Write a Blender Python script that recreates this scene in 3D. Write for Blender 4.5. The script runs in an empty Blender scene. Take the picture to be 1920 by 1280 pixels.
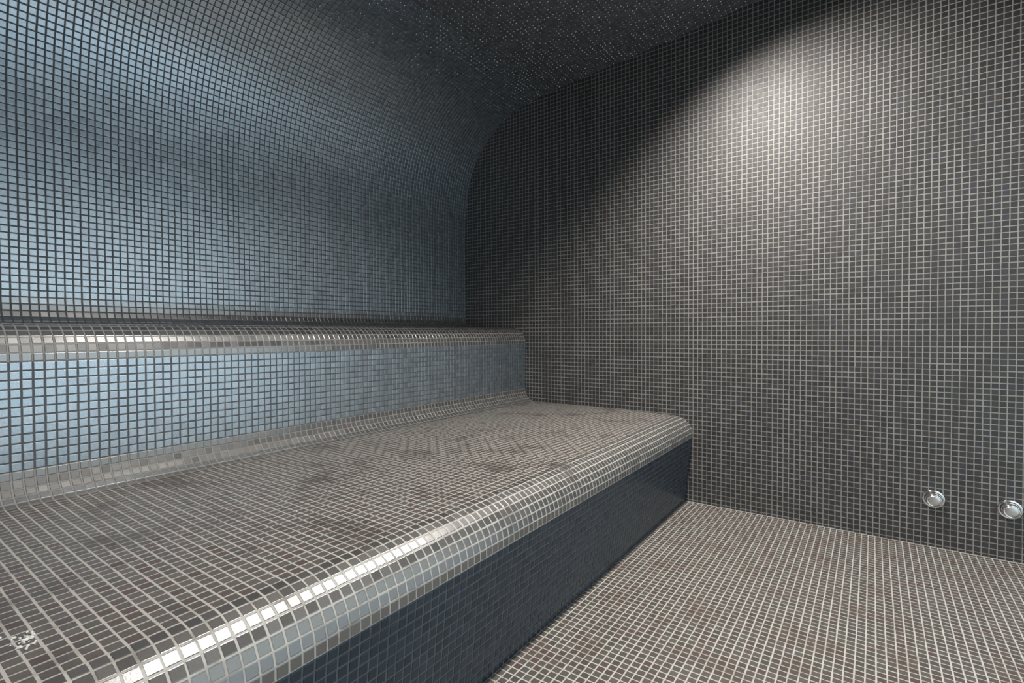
import bpy, math, random
import numpy as np
from mathutils import Matrix, Vector

S = 0.025                     # one mosaic module (tile + joint) in metres
D = 115.87                    # end wall, in modules from the camera
YF = -34.73                   # wall behind the camera
XR = 30.55                    # glazed wall
CAMZ = 38.296
rng = np.random.default_rng(7)
random.seed(7)
scn = bpy.context.scene
COL = scn.collection

# ------------------------------------------------------------------ camera
yaw, pitch, roll, fpx = 0.6191, -0.0173, -0.0041, 949.43
cy, sy, cp, sp, cr, sr = (math.cos(yaw), math.sin(yaw), math.cos(pitch),
                          math.sin(pitch), math.cos(roll), math.sin(roll))
F = Vector((-sy * cp, cy * cp, sp)); R0 = Vector((cy, sy, 0)); U0 = R0.cross(F)
Rx = cr * R0 + sr * U0; Ux = -sr * R0 + cr * U0
cam = bpy.data.cameras.new('camera'); camo = bpy.data.objects.new('camera', cam); COL.objects.link(camo)
cam.sensor_width = 36; cam.lens = fpx / 1920 * 36; cam.clip_start = 0.01
camo.matrix_world = Matrix(((Rx.x, Ux.x, -F.x, 0), (Rx.y, Ux.y, -F.y, 0), (Rx.z, Ux.z, -F.z, CAMZ * S), (0, 0, 0, 1)))
scn.camera = camo

# ------------------------------------------------------------------ view, world
scn.view_settings.view_transform = 'Standard'; scn.view_settings.look = 'None'
scn.view_settings.gamma = 1; scn.view_settings.use_curve_mapping = False
scn.view_settings.exposure = 0.0
scn.cycles.use_denoising = True
scn.cycles.max_bounces = 8; scn.cycles.diffuse_bounces = 4; scn.cycles.glossy_bounces = 4
scn.cycles.sample_clamp_indirect = 6

w = bpy.data.worlds.new('daylight'); scn.world = w; w.use_nodes = True
nt = w.node_tree; nt.nodes.clear()
out = nt.nodes.new('ShaderNodeOutputWorld'); bg = nt.nodes.new('ShaderNodeBackground')
tc = nt.nodes.new('ShaderNodeTexCoord'); sep = nt.nodes.new('ShaderNodeSeparateXYZ'); ramp = nt.nodes.new('ShaderNodeValToRGB')
mp = nt.nodes.new('ShaderNodeMapRange'); mp.inputs[1].default_value = -0.5; mp.inputs[2].default_value = 0.5
nt.links.new(tc.outputs['Generated'], sep.inputs[0]); nt.links.new(sep.outputs[2], mp.inputs[0]); nt.links.new(mp.outputs[0], ramp.inputs[0])
cr_ = ramp.color_ramp
cr_.elements[0].position = 0.0; cr_.elements[0].color = (0.70, 0.76, 0.80, 1)
cr_.elements[1].position = 1.0; cr_.elements[1].color = (0.92, 0.98, 1.0, 1)
e = cr_.elements.new(0.36); e.color = (0.62, 0.74, 0.86, 1)
e = cr_.elements.new(0.50); e.color = (0.77, 0.88, 0.97, 1)
e = cr_.elements.new(0.60); e.color = (0.90, 0.96, 1.0, 1)
nt.links.new(ramp.outputs[0], bg.inputs[0]); bg.inputs[1].default_value = 1.65
nt.links.new(bg.outputs[0], out.inputs[0])

OPEN = dict(y0=-24.0, y1=111.0, z0=1.0, z1=84.0)      # glazed opening in the right wall
def add_portal():
    l = bpy.data.lights.new('daylight_portal', 'AREA'); l.shape = 'RECTANGLE'
    l.size = (OPEN['z1'] - OPEN['z0']) * S; l.size_y = (OPEN['y1'] - OPEN['y0']) * S
    l.cycles.is_portal = True
    o = bpy.data.objects.new('daylight_portal', l); COL.objects.link(o)
    o.location = ((XR + 4.5) * S, (OPEN['y0'] + OPEN['y1']) / 2 * S, (OPEN['z0'] + OPEN['z1']) / 2 * S)
    o.rotation_euler = (0, math.radians(90), 0)
add_portal()

LAMPS = [(-25.0, 86.0, 180.0), (-25.0, 46.0, 86.0), (-25.0, 4.0, 60.0)]     # x, y, watts
LAMP_COL = (1.0, 0.945, 0.875)

# ------------------------------------------------------------------ materials
def nmat(name):
    m = bpy.data.materials.new(name); m.use_nodes = True; n = m.node_tree
    b = n.nodes['Principled BSDF']; return m, n, b
def ramp_node(n, stops):
    r = n.nodes.new('ShaderNodeValToRGB'); c = r.color_ramp
    c.elements[0].position, c.elements[0].color = stops[0][0], (*stops[0][1], 1)
    c.elements[1].position, c.elements[1].color = stops[-1][0], (*stops[-1][1], 1)
    for p, col in stops[1:-1]:
        e = c.elements.new(p); e.color = (*col, 1)
    return r

def tile_mat(name, stops, stain=None, stain_amt=0.0, rough=0.33, ior=1.7, tint=None, metal=0.0, mcol=None):
    m, n, b = nmat(name); L = n.links.new
    at = n.nodes.new('ShaderNodeAttribute'); at.attribute_name = 'rnd'
    r = ramp_node(n, stops); L(at.outputs['Fac'], r.inputs[0])
    geo = n.nodes.new('ShaderNodeNewGeometry')
    colout = r.outputs[0]
    fine = n.nodes.new('ShaderNodeTexNoise'); fine.inputs['Scale'].default_value = 260; fine.inputs['Detail'].default_value = 3
    L(geo.outputs['Position'], fine.inputs['Vector'])
    if stain:
        ns = n.nodes.new('ShaderNodeTexNoise'); ns.inputs['Scale'].default_value = 7.5; ns.inputs['Detail'].default_value = 5
        ns.inputs['Roughness'].default_value = 0.65
        L(geo.outputs['Position'], ns.inputs['Vector'])
        mr = n.nodes.new('ShaderNodeMapRange'); mr.inputs[1].default_value = 0.50; mr.inputs[2].default_value = 0.68
        L(ns.outputs['Fac'], mr.inputs[0])
        mu = n.nodes.new('ShaderNodeMath'); mu.operation = 'MULTIPLY'; mu.inputs[1].default_value = stain_amt
        L(mr.outputs[0], mu.inputs[0])
        mx = n.nodes.new('ShaderNodeMix'); mx.data_type = 'RGBA'
        L(mu.outputs[0], mx.inputs[0]); L(colout, mx.inputs[6]); mx.inputs[7].default_value = (*stain, 1)
        colout = mx.outputs[2]
    # slight mottling of the glaze
    mm = n.nodes.new('ShaderNodeMapRange'); mm.inputs[1].default_value = 0.3; mm.inputs[2].default_value = 0.7
    mm.inputs[3].default_value = 0.86; mm.inputs[4].default_value = 1.14
    L(fine.outputs['Fac'], mm.inputs[0])
    sc = n.nodes.new('ShaderNodeVectorMath'); sc.operation = 'SCALE'
    L(colout, sc.inputs[0]); L(mm.outputs[0], sc.inputs['Scale']); L(sc.outputs[0], b.inputs['Base Color'])
    b.inputs['IOR'].default_value = ior
    if metal:
        b.inputs['Metallic'].default_value = metal
    if tint: b.inputs['Specular Tint'].default_value = (*tint, 1)
    rr = n.nodes.new('ShaderNodeMapRange'); rr.inputs[3].default_value = rough - 0.03; rr.inputs[4].default_value = rough + 0.05
    L(at.outputs['Fac'], rr.inputs[0]); L(rr.outputs[0], b.inputs['Roughness'])
    bp = n.nodes.new('ShaderNodeBump'); bp.inputs['Strength'].default_value = 0.06; bp.inputs['Distance'].default_value = 0.002
    L(fine.outputs['Fac'], bp.inputs['Height']); L(bp.outputs[0], b.inputs['Normal'])
    return m

def grout_mat(name, col, dirt, lo, hi, rough=0.6):
    m, n, b = nmat(name); L = n.links.new
    geo = n.nodes.new('ShaderNodeNewGeometry')
    ns = n.nodes.new('ShaderNodeTexNoise'); ns.inputs['Scale'].default_value = 7.5; ns.inputs['Detail'].default_value = 5
    ns.inputs['Roughness'].default_value = 0.65
    L(geo.outputs['Position'], ns.inputs['Vector'])
    mr = n.nodes.new('ShaderNodeMapRange'); mr.inputs[1].default_value = lo; mr.inputs[2].default_value = hi
    L(ns.outputs['Fac'], mr.inputs[0])
    mx = n.nodes.new('ShaderNodeMix'); mx.data_type = 'RGBA'; L(mr.outputs[0], mx.inputs[0])
    mx.inputs[6].default_value = (*col, 1); mx.inputs[7].default_value = (*dirt, 1)
    L(mx.outputs[2], b.inputs['Base Color']); b.inputs['Roughness'].default_value = rough
    return m

dark = [(0.0, (0.026, 0.024, 0.023)), (0.5, (0.035, 0.032, 0.032)), (0.82, (0.043, 0.039, 0.038)), (0.92, (0.034, 0.036, 0.046)), (1.0, (0.048, 0.040, 0.037))]
seatc = [(0.0, (0.092, 0.081, 0.075)), (0.5, (0.113, 0.100, 0.092)), (0.82, (0.126, 0.112, 0.104)), (0.9, (0.110, 0.082, 0.077)), (1.0, (0.096, 0.069, 0.065))]
T_WALL = tile_mat('dark_wall_mosaic', dark, rough=0.56, ior=1.62)
lustre = [(0.0, (0.48, 0.55, 0.60)), (0.5, (0.53, 0.595, 0.65)), (0.9, (0.56, 0.63, 0.68)), (0.93, (0.51, 0.55, 0.61)), (1.0, (0.61, 0.68, 0.73))]
T_CURVE = tile_mat('blue_steel_lustre_mosaic', lustre, rough=0.37, metal=1.0, ior=2.5)
T_PANEL = tile_mat('shaded_blue_gloss_mosaic', [(0.0, (0.010, 0.018, 0.028)), (1.0, (0.022, 0.034, 0.050))], rough=0.26, ior=1.65, tint=(0.72, 0.87, 1.0))  # same mosaic; the panel's shade and blue reflection painted into its base colour
T_CEIL = tile_mat('grey_ceiling_mosaic', [(0.0, (0.22, 0.23, 0.245)), (1.0, (0.30, 0.305, 0.315))], rough=0.42, metal=0.8)
T_EDGE_UP = tile_mat('dark_brown_lustre_mosaic', [(0.0, (0.034, 0.030, 0.028)), (1.0, (0.052, 0.046, 0.043))], rough=0.29, ior=3.7)
T_EDGE = tile_mat('charcoal_lustre_mosaic', [(0.0, (0.068, 0.063, 0.059)), (1.0, (0.088, 0.081, 0.076))], rough=0.30, ior=2.5)
T_SEAT = tile_mat('seat_mosaic', seatc, stain=(0.050, 0.038, 0.035), stain_amt=0.7, rough=0.36, ior=1.5)
T_FLOOR = tile_mat('floor_mosaic', seatc, stain=(0.11, 0.075, 0.062), stain_amt=0.55, rough=0.32, ior=1.7)
G_WALL = grout_mat('grey_grout', (0.30, 0.295, 0.285), (0.22, 0.215, 0.205), 0.5, 0.7)
G_CURVE = grout_mat('shaded_grout', (0.095, 0.108, 0.122), (0.07, 0.08, 0.09), 0.5, 0.7)  # same grout, with the dimness of surfaces the lamps miss painted in
G_PANEL = grout_mat('shaded_panel_grout', (0.10, 0.12, 0.14), (0.07, 0.085, 0.10), 0.5, 0.7)  # grout copy with the undercut front panel's shade put into its colour
G_SEAT = grout_mat('pale_grout', (0.49, 0.475, 0.445), (0.20, 0.18, 0.165), 0.52, 0.68)
G_FLOOR = grout_mat('floor_grout', (0.54, 0.52, 0.48), (0.36, 0.31, 0.28), 0.5, 0.7)

def simple(name, col, rough=0.4, metal=0.0):
    m, n, b = nmat(name)
    b.inputs['Base Color'].default_value = (*col, 1); b.inputs['Roughness'].default_value = rough; b.inputs['Metallic'].default_value = metal
    ns = n.nodes.new('ShaderNodeTexNoise'); ns.inputs['Scale'].default_value = 90
    rr = n.nodes.new('ShaderNodeMapRange'); rr.inputs[3].default_value = max(0.02, rough - 0.03); rr.inputs[4].default_value = rough + 0.04
    n.links.new(ns.outputs['Fac'], rr.inputs[0]); n.links.new(rr.outputs[0], b.inputs['Roughness'])
    return m
CHROME = simple('polished_chrome', (0.92, 0.92, 0.92), 0.12, 1.0)
SATIN = simple('satin_metal', (0.66, 0.66, 0.64), 0.35, 0.9)
DARKM = simple('dark_gasket', (0.04, 0.02, 0.03), 0.4)
RESIDUE = simple('white_residue', (0.80, 0.80, 0.78), 0.25)

# ------------------------------------------------------------------ mesh helpers
def tag(o, label=None, cat=None, group=None, kind=None):
    for k, v in (('label', label), ('category', cat), ('group', group), ('kind', kind)):
        if v: o[k] = v
    return o

def make_obj(name, V, faces4, mats, midx, rnd=None, parent=None, smooth=None, polys=None):
    """V (n,3) in modules, faces4 (m,4) int array"""
    me = bpy.data.meshes.new(name)
    V = np.asarray(V, dtype=np.float64) * S
    nf = len(faces4)
    me.vertices.add(len(V)); me.vertices.foreach_set('co', V.ravel())
    me.loops.add(nf * 4); me.loops.foreach_set('vertex_index', np.asarray(faces4, dtype=np.int32).ravel())
    me.polygons.add(nf)
    me.polygons.foreach_set('loop_start', np.arange(0, nf * 4, 4, dtype=np.int32))
    me.polygons.foreach_set('loop_total', np.full(nf, 4, dtype=np.int32))
    for m in mats: me.materials.append(m)
    me.polygons.foreach_set('material_index', np.asarray(midx, dtype=np.int32))
    me.polygons.foreach_set('use_smooth', np.zeros(nf, dtype=bool))
    if rnd is not None:
        a = me.attributes.new('rnd', 'FLOAT', 'FACE'); a.data.foreach_set('value', np.asarray(rnd, dtype=np.float32))
    me.update(calc_edges=True); me.validate()
    o = bpy.data.objects.new(name, me); COL.objects.link(o)
    if parent: o.parent = parent
    return o

GAP = 0.078
def tile_cells(P, tilt=0.006, wobble=0.012, height=0.055, chips=0.0):
    """P (n,4,3) cell corners, counter-clockwise seen from the room. returns verts, faces, rnd"""
    n = len(P)
    u = P[:, 1] - P[:, 0]; v = P[:, 3] - P[:, 0]
    lu = np.linalg.norm(u, axis=1)[:, None]; lv = np.linalg.norm(v, axis=1)[:, None]
    nu = u / lu; nv = v / lv
    nn = np.cross(nu, nv); nn /= np.linalg.norm(nn, axis=1)[:, None]
    ok = (lu[:, 0] > 0.3) & (lv[:, 0] > 0.3)
    P, u, v, lu, lv, nu, nv, nn = [a[ok] for a in (P, u, v, lu, lv, nu, nv, nn)]
    n = len(P)
    j = rng.normal(0, wobble, (n, 2)).clip(-0.03, 0.03)
    off = nu * j[:, :1] + nv * j[:, 1:]
    jf = min(1.0, height / 0.045)
    ab = rng.normal(0, tilt * jf, (n, 2)).clip(-0.02, 0.02); hj = rng.normal(0, 0.004 * jf, n)
    C = P.mean(axis=1) + off
    su = np.array([-1, 1, 1, -1]); sv = np.array([-1, -1, 1, 1])
    rings = []
    for inset, h in ((GAP, 0.0), (GAP + 0.004, height * 0.62), (GAP + 0.05, height)):
        hu = lu / 2 - inset; hv = lv / 2 - inset
        r = np.empty((n, 4, 3))
        for k in range(4):
            hh = 0.0 if h == 0 else h + hj + ab[:, 0] * su[k] * hu[:, 0] + ab[:, 1] * sv[k] * hv[:, 0]
            hh = np.broadcast_to(hh, (n,))
            r[:, k] = C + nu * hu * su[k] + nv * hv * sv[k] + nn * hh[:, None]
        rings.append(r)
    V = np.concatenate(rings, axis=1).reshape(-1, 3)
    base = np.arange(n)[:, None] * 12
    fl = []
    for a in (0, 4):
        for k in range(4):
            k2 = (k + 1) % 4
            fl.append((a + k, a + k2, a + 4 + k2, a + 4 + k))
    fl.append((8, 9, 10, 11))
    Fc = (base[:, :, None] + np.array(fl)[None]).reshape(-1, 4)
    rnd = np.repeat(rng.random(n), 9)
    return V, Fc, rnd

def lines(a, b, phase):
    k = np.arange(math.ceil(a - phase), math.floor(b - phase) + 1) + phase
    k = k[(k > a + 0.02) & (k < b - 0.02)]
    return np.concatenate([[a], k, [b]])

YL = lines(YF, D, 0.27)
YB = lines(YF + 0.07, D - 0.07, 0.27)          # benches stop a hair short of the wall tiles
def strip(name, st, mats, parent=None, thick=1.6, tilt=0.006, wobble=0.012, ylines=None, height=0.045):
    """a band of mosaic swept along Y. st: station points (x,z); room is on the left of travel seen along +Y..."""
    yl = YL if ylines is None else ylines
    st = np.asarray(st, float); m = len(st) - 1; ny = len(yl) - 1
    a, b = st[:-1], st[1:]
    X0 = np.repeat(a, ny, axis=0); X1 = np.repeat(b, ny, axis=0)
    Y0 = np.tile(yl[:-1], m); Y1 = np.tile(yl[1:], m)
    # corners: along +Y first then along profile -> normal = Y x profile
    P = np.stack([np.column_stack([X0[:, 0], Y0, X0[:, 1]]), np.column_stack([X0[:, 0], Y1, X0[:, 1]]),
                  np.column_stack([X1[:, 0], Y1, X1[:, 1]]), np.column_stack([X1[:, 0], Y0, X1[:, 1]])], axis=1)
    V, Fc, rnd = tile_cells(P, tilt, wobble, height)
    # grout bed with thickness
    d = b - a; nrm = np.column_stack([d[:, 1], -d[:, 0]]); nrm /= np.linalg.norm(nrm, axis=1)[:, None]
    vn = np.vstack([nrm[:1], (nrm[:-1] + nrm[1:]), nrm[-1:]]); vn /= np.linalg.norm(vn, axis=1)[:, None]
    back = st - vn * thick
    k = len(st); ya, yb = yl[0], yl[-1]
    G = []
    for pts, yy in ((st, ya), (st, yb), (back, ya), (back, yb)):
        G.append(np.column_stack([pts[:, 0], np.full(k, yy), pts[:, 1]]))
    G = np.vstack(G); f = []
    i = np.arange(k - 1)
    f.append(np.column_stack([i, k + i, k + i + 1, i + 1]))                       # face
    f.append(np.column_stack([2 * k + i, 2 * k + i + 1, 3 * k + i + 1, 3 * k + i]))     # back
    f.append(np.column_stack([i, i + 1, 2 * k + i + 1, 2 * k + i]))                 # cap y0
    f.append(np.column_stack([k + i, 3 * k + i, 3 * k + i + 1, k + i + 1]))           # cap y1
    f.append(np.array([[0, 2 * k, 3 * k, k], [k - 1, 2 * k - 1, 4 * k - 1, 3 * k - 1]]))
    f = np.vstack(f) + len(V)
    V2 = np.vstack([V, G]); F2 = np.vstack([Fc, f])
    mi = np.concatenate([np.zeros(len(Fc)), np.ones(len(f))])
    return make_obj(name, V2, F2, mats, mi, np.concatenate([rnd, np.full(len(f), 0.5)]), parent)

def seg(p, q, n):
    p = np.array(p, float); q = np.array(q, float)
    return [tuple(p + (q - p) * t / n) for t in range(1, n + 1)]
def facets(p, elevs):
    """chords of one module; elev = elevation of the facet normal towards +X; travelling up / towards -X"""
    r = []; x, z = p
    for e in elevs:
        e = math.radians(e); x -= math.sin(e); z += math.cos(e); r.append((x, z))
    return r

# ------------------------------------------------------------------ the stepped, curved profile (x, z)
lr = [(-34.42, 0.0)] + seg((-34.42, 0.0), (-32.80, 14.72), 15)
ln = [lr[-1]] + facets(lr[-1], [0, 15, 29, 43, 57, 71, 83])
SB = (-75.0, 19.62)
ls = [ln[-1]] + seg(ln[-1], SB, 38)
uc = [SB] + facets(SB, [77, 60, 43, 26, 10])
ur_top = (uc[-1][0] - 0.0, 35.25)
ur = [uc[-1]] + seg(uc[-1], (-78.02, 35.25), 12)
un = [ur[-1]] + facets(ur[-1], [3, 17, 31, 45, 59, 73, 85])
UB = (-96.35, 39.45)
us = [un[-1]] + seg(un[-1], UB, 14)
wc = [UB] + facets(UB, [77, 62, 46, 26, 4])
curve_pts = [(-99.6, wc[-1][1]), (-99.62, 50), (-99.62, 58), (-99.6, 64), (-99.58, 68), (-99.5, 71.5), (-99.25, 74.6), (-98.85, 77.6), (-98.15, 81.0),
             (-97.05, 84.4), (-95.4, 87.8), (-93.2, 91.0), (-90.4, 94.0), (-87.0, 96.75), (-83.0, 98.8), (-78.6, 100.25),
             (-73.5, 101.25), (-68.0, 101.95), (-62, 102.5), (-55.5, 103.05), (-46.3, 103.85), (-36.5, 104.75), (-27.8, 105.7),
             (-20.3, 106.6), (-10, 107.7), (5, 109.2), (18, 110.3), (XR + 0.5, 111.1)]
def catmull(pts, n=40):
    P = np.array(pts, float); P = np.vstack([2 * P[0] - P[1], P, 2 * P[-1] - P[-2]]); o = []
    for i in range(1, len(P) - 2):
        for t in np.linspace(0, 1, n, endpoint=False):
            a, b, c, d = P[i - 1], P[i], P[i + 1], P[i + 2]
            o.append(0.5 * ((2 * b) + (-a + c) * t + (2 * a - 5 * b + 4 * c - d) * t * t + (-a + 3 * b - 3 * c + d) * t ** 3))
    o.append(P[-2]); return np.array(o)
cc = catmull(curve_pts)
for _ in range(400):                                # soften the spline a little
    cc[1:-1] = 0.5 * cc[1:-1] + 0.25 * (cc[:-2] + cc[2:])
dl = np.concatenate([[0], np.cumsum(np.linalg.norm(np.diff(cc, axis=0), axis=1))])
nst = int(round(dl[-1])); tt = np.linspace(0, dl[-1], nst + 1)
cst = np.column_stack([np.interp(tt, dl, cc[:, 0]), np.interp(tt, dl, cc[:, 1])])
cst[0] = wc[-1]
split = int(np.argmax(cst[:, 0] > -72))
def ceil_z(x): return float(np.interp(x, cst[split - 20:, 0], cst[split - 20:, 1]))

SEATM = [T_SEAT, G_SEAT]; WALLM = [T_CURVE, G_CURVE]
def empty(name, loc):
    o = bpy.data.objects.new(name, None); COL.objects.link(o); o.location = (loc[0] * S, loc[1] * S, loc[2] * S)
    o.empty_display_size = 0.1; return o
def reparent(parent, *objs):
    bpy.context.view_layer.update()
    for o in objs:
        o.parent = parent; o.matrix_parent_inverse = parent.matrix_world.inverted()

bl = empty('tiled_bench', (-55, 40, 0))
tag(bl, 'wide lower mosaic-tiled bench step with rounded front edge, standing on the floor', 'bench')
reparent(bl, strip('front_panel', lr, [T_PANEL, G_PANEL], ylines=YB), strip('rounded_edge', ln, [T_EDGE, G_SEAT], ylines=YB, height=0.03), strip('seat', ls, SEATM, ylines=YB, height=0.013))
bu = empty('tiled_bench', (-88, 40, 0))
tag(bu, 'upper mosaic-tiled bench step with blue-shining front, against the curved wall', 'bench')
reparent(bu, strip('cove', uc, [T_EDGE, G_WALL], ylines=YB), strip('front_panel', ur, WALLM, ylines=YB), strip('rounded_edge', un, [T_EDGE_UP, G_WALL], ylines=YB), strip('seat', us, [T_SEAT, G_WALL], ylines=YB, height=0.02), strip('cove', wc, [T_EDGE_UP, G_CURVE], ylines=YB))

o = strip('wall_left', [tuple(p) for p in cst[:split + 1]], WALLM, thick=2.0, tilt=0.008); tag(o, kind='structure')
o = strip('ceiling', [tuple(p) for p in cst[split:]], [T_CEIL, G_CURVE], thick=2.0, tilt=0.012); tag(o, kind='structure')

# ------------------------------------------------------------------ flat tiled surfaces
def grid_cells(ul, vl, fn, keep=None):
    A, B = np.meshgrid(np.arange(len(ul) - 1), np.arange(len(vl) - 1), indexing='ij'); A = A.ravel(); B = B.ravel()
    u0, u1, v0, v1 = ul[A], ul[A + 1], vl[B], vl[B + 1]
    if keep is not None:
        k = keep(u0, u1, v0, v1); u0, u1, v0, v1 = u0[k], u1[k], v0[k], v1[k]
    return np.stack([fn(u0, v0), fn(u1, v0), fn(u1, v1), fn(u0, v1)], axis=1)
def box_vf(x0, x1, y0, y1, z0, z1):
    V = np.array([(x, y, z) for z in (z0, z1) for y in (y0, y1) for x in (x0, x1)], float)
    Fb = np.array([(0, 2, 3, 1), (4, 5, 7, 6), (0, 1, 5, 4), (2, 6, 7, 3), (0, 4, 6, 2), (1, 3, 7, 5)])
    return V, Fb
def flat(name, cells, boxes, mats, **kw):
    V, Fc, rnd = tile_cells(cells, **kw); mi = [np.zeros(len(Fc))]; Vs = [V]; Fs = [Fc]; n = len(V); rs = [rnd]
    for bx in boxes:
        v, f = box_vf(*bx); Vs.append(v); Fs.append(f + n); n += len(v); mi.append(np.ones(6)); rs.append(np.full(6, .5))
    return make_obj(name, np.vstack(Vs), np.vstack(Fs), mats, np.concatenate(mi), np.concatenate(rs))

# floor
fx = lines(-34.6, XR, 0.55); fy = lines(YF, D, 0.65)
cells = grid_cells(fx, fy, lambda u, v: np.column_stack([u, v, np.zeros_like(u)]))
tag(flat('floor', cells, [(-101.5, XR + 4, YF - 4, D + 4, -3, 0)], [T_FLOOR, G_FLOOR], tilt=0.006, height=0.013), kind='structure')

# room cross-section, to leave out wall tiles buried in the benches or beyond the vault
def inside(x, z):
    zt = np.interp(x, cst[split - 60:, 0], cst[split - 60:, 1], left=0)
    # left boundary for the curved part
    left = np.interp(z, cst[:split, 1], cst[:split, 0])
    up = (z <= np.interp(x, cst[split - 45:, 0], cst[split - 45:, 1]) + 1.2) & (x >= left - 1.2)
    fl = np.where(x > -35.5, -0.5, np.where(x > -79, 12.5, np.where(x > -98, 33, 38)))
    return up & (z > fl)
def wall_cells(y, flip):
    xl = lines(-99.8, XR, 0.25); zl = lines(0.0, 113.0, 0.55)
    keep = lambda u0, u1, v0, v1: inside((u0 + u1) / 2, (v0 + v1) / 2)
    c = grid_cells(xl, zl, lambda u, v: np.column_stack([u, np.full_like(u, y), v]), keep)
    return c if not flip else c[:, [1, 0, 3, 2]]
tag(flat('wall_back', wall_cells(D, False), [(-101.5, XR + 4, D, D + 4, 0, 114)], [T_WALL, G_WALL], height=0.035), kind='structure')
tag(flat('wall_front', wall_cells(YF, True), [(-101.5, XR + 4, YF - 4, YF, 0, 114)], [T_WALL, G_WALL]), kind='structure')

# right wall around the glazed opening
yl = lines(YF, D, 0.27); zl = lines(0, 112, 0.55)
op = OPEN
keep = lambda u0, u1, v0, v1: ~(((u0 + u1) / 2 > op['y0']) & ((u0 + u1) / 2 < op['y1']) & ((v0 + v1) / 2 > op['z0']) & ((v0 + v1) / 2 < op['z1']))
cells = grid_cells(yl, zl, lambda u, v: np.column_stack([np.full_like(u, XR), u, v]), keep)[:, [1, 0, 3, 2]]
bx = [(XR, XR + 4, YF, op['y0'], 0, 114), (XR, XR + 4, op['y1'], D, 0, 114),
      (XR, XR + 4, op['y0'], op['y1'], op['z1'], 114), (XR, XR + 4, op['y0'], op['y1'], 0, op['z0'])]
tag(flat('wall_right', cells, bx, [T_WALL, G_WALL]), kind='structure')

def boxes_obj(name, boxes, mat, parent=None):
    Vs = []; Fs = []; n = 0
    for b_ in boxes:
        v, f = box_vf(*b_); Vs.append(v); Fs.append(f + n); n += len(v)
    Fs = np.vstack(Fs)
    return make_obj(name, np.vstack(Vs), Fs, [mat], np.zeros(len(Fs)), None, parent)

# glazing: one pane behind a slim dark frame
gm = bpy.data.materials.new('clear_glass'); gm.use_nodes = True; gn = gm.node_tree; gn.nodes.clear()
go = gn.nodes.new('ShaderNodeOutputMaterial'); tr = gn.nodes.new('ShaderNodeBsdfTransparent'); gl = gn.nodes.new('ShaderNodeBsdfGlossy')
tr.inputs[0].default_value = (0.95, 0.98, 0.98, 1); gl.inputs['Roughness'].default_value = 0.02
mxs = gn.nodes.new('ShaderNodeMixShader'); mxs.inputs[0].default_value = 0.06
gn.links.new(tr.outputs[0], mxs.inputs[1]); gn.links.new(gl.outputs[0], mxs.inputs[2]); gn.links.new(mxs.outputs[0], go.inputs[0])
win = boxes_obj('window_1', [(XR + 1.8, XR + 2.1, op['y0'], op['y1'], op['z0'], op['z1'])], gm); tag(win, kind='structure')
fr = boxes_obj('window_frame', [(XR + 1.2, XR + 2.8, op['y0'], op['y0'] + 1.4, op['z0'], op['z1']), (XR + 1.2, XR + 2.8, op['y1'] - 1.4, op['y1'], op['z0'], op['z1']),
                               (XR + 1.2, XR + 2.8, op['y0'] + 1.4, op['y1'] - 1.4, op['z1'] - 1.4, op['z1']), (XR + 1.2, XR + 2.8, op['y0'] + 1.4, op['y1'] - 1.4, op['z0'], op['z0'] + 1.4)], SATIN)
fr.parent = win

# ------------------------------------------------------------------ lathe helper and round fittings
def lathe(name, prof, mat, axis='-Y', seg_n=48, smooth=True):
    """prof: (radius, distance out of the wall) in modules"""
    me = bpy.data.meshes.new(name); vs = []; fs = []
    for r, d in prof:
        for k in range(seg_n):
            a = 2 * math.pi * k / seg_n
            c, s = r * math.cos(a), r * math.sin(a)
            vs.append(((c * S, -d * S, s * S) if axis == '-Y' else (c * S, s * S, -d * S)))
    for i in range(len(prof) - 1):
        for k in range(seg_n):
            k2 = (k + 1) % seg_n
            q = (i * seg_n + k, i * seg_n + k2, (i + 1) * seg_n + k2, (i + 1) * seg_n + k)
            fs.append(q if axis == '-Y' else q[::-1])
    fs.append(tuple((len(prof) - 1) * seg_n + k for k in range(seg_n)))
    me.from_pydata(vs, [], fs); me.materials.append(mat)
    me.update()
    if smooth:
        for p in me.polygons: p.use_smooth = len(p.vertices) == 4
    o = bpy.data.objects.new(name, me); COL.objects.link(o); return o

def fitting(x, z, label):
    t = empty('wall_nozzle', (x, D - 0.05, z))
    tag(t, label, 'nozzle', 'chrome nozzles low on the end wall')
    parts = [lathe('flange', [(1.58, 0.0), (1.58, 0.10), (1.54, 0.17), (1.47, 0.20), (1.34, 0.20), (1.27, 0.14), (1.2, 0.12)], CHROME),
             lathe('gasket', [(1.26, 0.10), (1.26, 0.17), (1.14, 0.19), (1.0, 0.19)], DARKM),
             lathe('body', [(1.18, 0.10), (1.19, 0.6), (1.16, 1.0), (1.10, 1.28), (1.02, 1.42), (0.94, 1.46), (0.90, 1.42), (0.82, 1.40)], CHROME),
             lathe('face', [(0.89, 1.36), (0.87, 1.43), (0.6, 1.48), (0.3, 1.51), (0.05, 1.52)], SATIN)]
    for p in parts: p.parent = t
    return t
fitting(8.95, 8.62, 'round chrome wall nozzle low on the dark tiled wall, nearer the lower bench')
fitting(18.75, 8.68, 'round chrome wall nozzle low on the dark tiled wall, farther from the bench')

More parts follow.
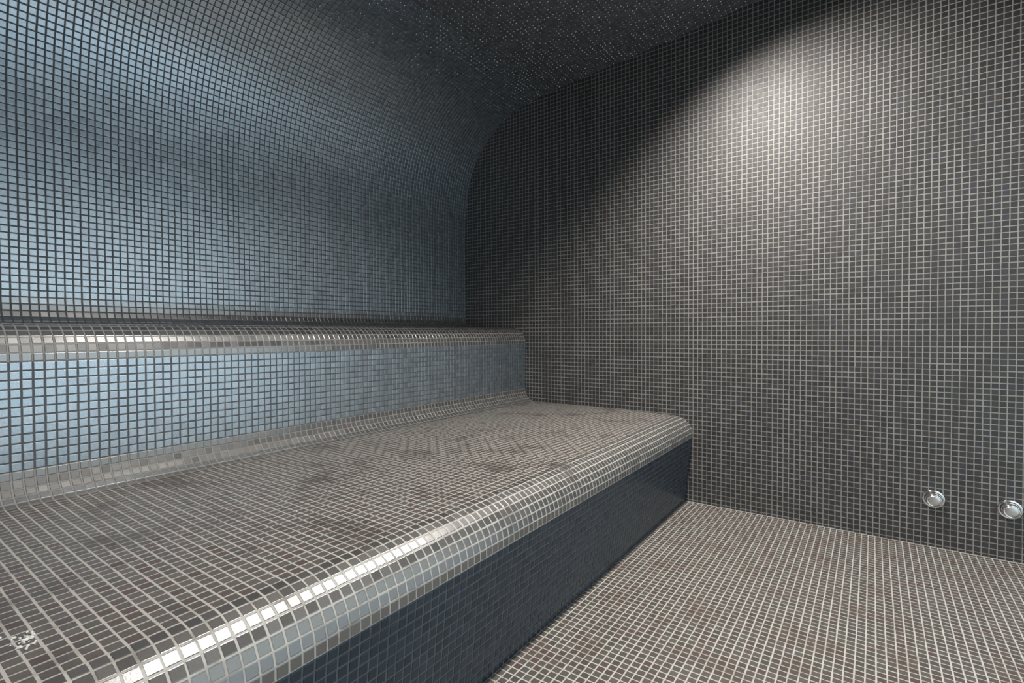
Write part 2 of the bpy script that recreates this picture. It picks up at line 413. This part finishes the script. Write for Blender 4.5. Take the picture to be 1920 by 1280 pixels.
# recessed downlights in the ceiling
em = bpy.data.materials.new('lamp_lens'); em.use_nodes = True
eb = em.node_tree.nodes['Principled BSDF']; eb.inputs['Emission Color'].default_value = (*LAMP_COL, 1); eb.inputs['Emission Strength'].default_value = 30
eb.inputs['Base Color'].default_value = (0.9, 0.9, 0.9, 1)
for i, (x, y, wt) in enumerate(LAMPS):
    z = ceil_z(x)
    t = empty('recessed_downlight', (x, y, z))
    tag(t, ['round recessed ceiling downlight nearest the dark end wall', 'round recessed ceiling downlight halfway along the benches', 'round recessed ceiling downlight behind the viewpoint'][i], 'ceiling light', 'downlights over the benches')
    rg = lathe('trim_ring', [(2.1, -0.3), (2.1, 0.12), (1.95, 0.2), (1.7, 0.2), (1.55, 0.1), (1.5, 0.0)], CHROME, axis='Z')
    ln_ = lathe('lens', [(1.5, -0.05), (1.45, 0.02), (1.0, 0.06), (0.1, 0.08)], em, axis='Z')
    rg.parent = t; ln_.parent = t
    l = bpy.data.lights.new('bulb', 'SPOT'); l.energy = wt; l.color = LAMP_COL; l.spot_size = math.radians([140, 132, 124][i]); l.spot_blend = [0.9, 0.6, 0.6][i]
    l.shadow_soft_size = 0.03
    lo = bpy.data.objects.new('bulb', l); COL.objects.link(lo); lo.parent = t; lo.location = (0, 0, -1.6 * S)
    lo.rotation_euler = (math.radians([6, 6, 0][i]), math.radians([-20, -4, 0][i]), 0)

# ------------------------------------------------------------------ added bright beads standing in for lamp glints at tile corners
GLINT = simple('glint_bead', (0.82, 0.86, 0.90), 0.12, 0.85)  # bright metal painting in lamp glints on the tile corners
def glint_domes(name, pts, nrms, radii, label):
    """low domes standing on the surface"""
    V = []; Fq = []; n = 0
    pts = np.asarray(pts); nrms = np.asarray(nrms)
    t = np.cross(nrms, np.array([0.0, 1.0, 0.02])); bad = np.linalg.norm(t, axis=1) < 0.2
    t[bad] = np.cross(nrms[bad], np.array([0.0, 0.0, 1.0])); t /= np.linalg.norm(t, axis=1)[:, None]
    b = np.cross(nrms, t); k = 6; rings = []
    for rr, hh in ((1.0, 0.0), (0.86, 0.45), (0.45, 0.78), (0.08, 0.88)):
        for q in range(k):
            a = 2 * math.pi * q / k
            rings.append(pts + (t * math.cos(a) + b * math.sin(a)) * (radii * rr)[:, None] + nrms * (radii * hh)[:, None])
    V = np.stack(rings, axis=1).reshape(-1, 3); f = []
    for r in range(3):
        for q in range(k):
            q2 = (q + 1) % k; f.append((r * k + q, r * k + q2, (r + 1) * k + q2, (r + 1) * k + q))
    f += [(18, 19, 20, 21), (18, 21, 22, 23)]
    Fq = (np.arange(len(pts))[:, None, None] * (4 * k) + np.array(f)[None]).reshape(-1, 4)
    o = make_obj(name, V, Fq, [GLINT], np.zeros(len(Fq)))
    o.data.polygons.foreach_set('use_smooth', np.ones(len(Fq), dtype=bool))
    tag(o, label, 'water drops', kind='stuff'); return o
pp = []; nn_ = []; rad = []
allst = np.array([tuple(p) for p in cst])
for i in range(1, len(allst) - 1):
    x, z = allst[i]
    if x > 12: break
    d_ = allst[i + 1] - allst[i - 1]; d_ /= np.linalg.norm(d_); nrm = (d_[1], 0.0, -d_[0])
    if z < 84: prob = 0.012
    elif z < 98: prob = 0.05
    elif z < 100.6: prob = 0.35
    else: prob = 0.75
    for y in YL[1:-1]:
        if y < 22 or random.random() > prob or min(math.hypot(x - a, y - b) for a, b, _ in LAMPS) < 3.2: continue
        pp.append((x + random.gauss(0, .09), y + random.gauss(0, .09), z)); nn_.append(nrm); rad.append(random.uniform(0.08, 0.16))
        pp[-1] = (pp[-1][0] + nrm[0] * .0, pp[-1][1], pp[-1][2] + (0 if abs(nrm[2]) < .5 else (pp[-1][0] - x) * d_[1] / d_[0]))
glint_domes('corner_glint_beads', pp, nn_, np.array(rad), 'tiny bright beads standing in for tile-corner glints on the curved vault and dark ceiling')

# ------------------------------------------------------------------ dried white residue on the lower bench
def seat_z(x): return float(np.interp(x, [p[0] for p in ls][::-1], [p[1] for p in ls][::-1])) + 0.05
def residue(cx, cyy, spots, label):
    V = []; Fq = []; n = 0
    for dx, dy, r, st in spots:
        a0 = random.uniform(0, 6.28); k = 8
        c0 = (cx + dx, cyy + dy); z0 = seat_z(c0[0])
        rs = [r * random.uniform(0.55, 1.15) for _ in range(k)]
        for rr, hh in ((1.0, -0.015), (0.8, 0.05), (0.35, 0.085)):
            for q in range(k):
                a = 2 * math.pi * q / k
                ex, ey = math.cos(a) * rs[q] * rr, math.sin(a) * rs[q] * rr * st
                V.append((c0[0] + ex * math.cos(a0) - ey * math.sin(a0), c0[1] + ex * math.sin(a0) + ey * math.cos(a0), z0 + hh * min(1, r * 5) * random.uniform(.8, 1.2)))
        for rg in range(2):
            for q in range(k):
                q2 = (q + 1) % k; Fq.append((n + rg * k + q, n + rg * k + q2, n + (rg + 1) * k + q2, n + (rg + 1) * k + q))
        b0 = n + 2 * k
        Fq += [(b0, b0 + 1, b0 + 2, b0 + 3), (b0, b0 + 3, b0 + 4, b0 + 7), (b0 + 4, b0 + 5, b0 + 6, b0 + 7)]
        n += 3 * k
    o = make_obj('dried_residue', V, np.array(Fq), [RESIDUE], np.zeros(len(Fq)))
    return tag(o, label, 'residue', 'white flecks on the lower bench')

RX = [(-42.79, 7.69), (-41.73, 37.99), (-49.87, 30.31)]
sp = [(random.gauss(0, .55), random.gauss(0, .38), random.uniform(.07, .2), random.uniform(.4, 1)) for _ in range(26)]
sp += [(0.1, 0.0, .26, .4), (-.2, .2, .2, .5), (.35, -.1, .2, .4), (0.9, -.5, .06, 1), (1.2, .3, .05, 1)]
residue(RX[0][0], RX[0][1], sp, 'splash of dried white residue near the left corner of the lower bench')
residue(RX[1][0], RX[1][1], [(0, 0, .22, .35), (.3, .15, .1, .5), (-.2, .1, .08, 1)], 'small white fleck towards the middle of the lower bench top')
residue(RX[2][0], RX[2][1], [(0, 0, .13, .6), (.2, -.1, .07, 1)], 'tiny white fleck just left of the larger mid-bench fleck')
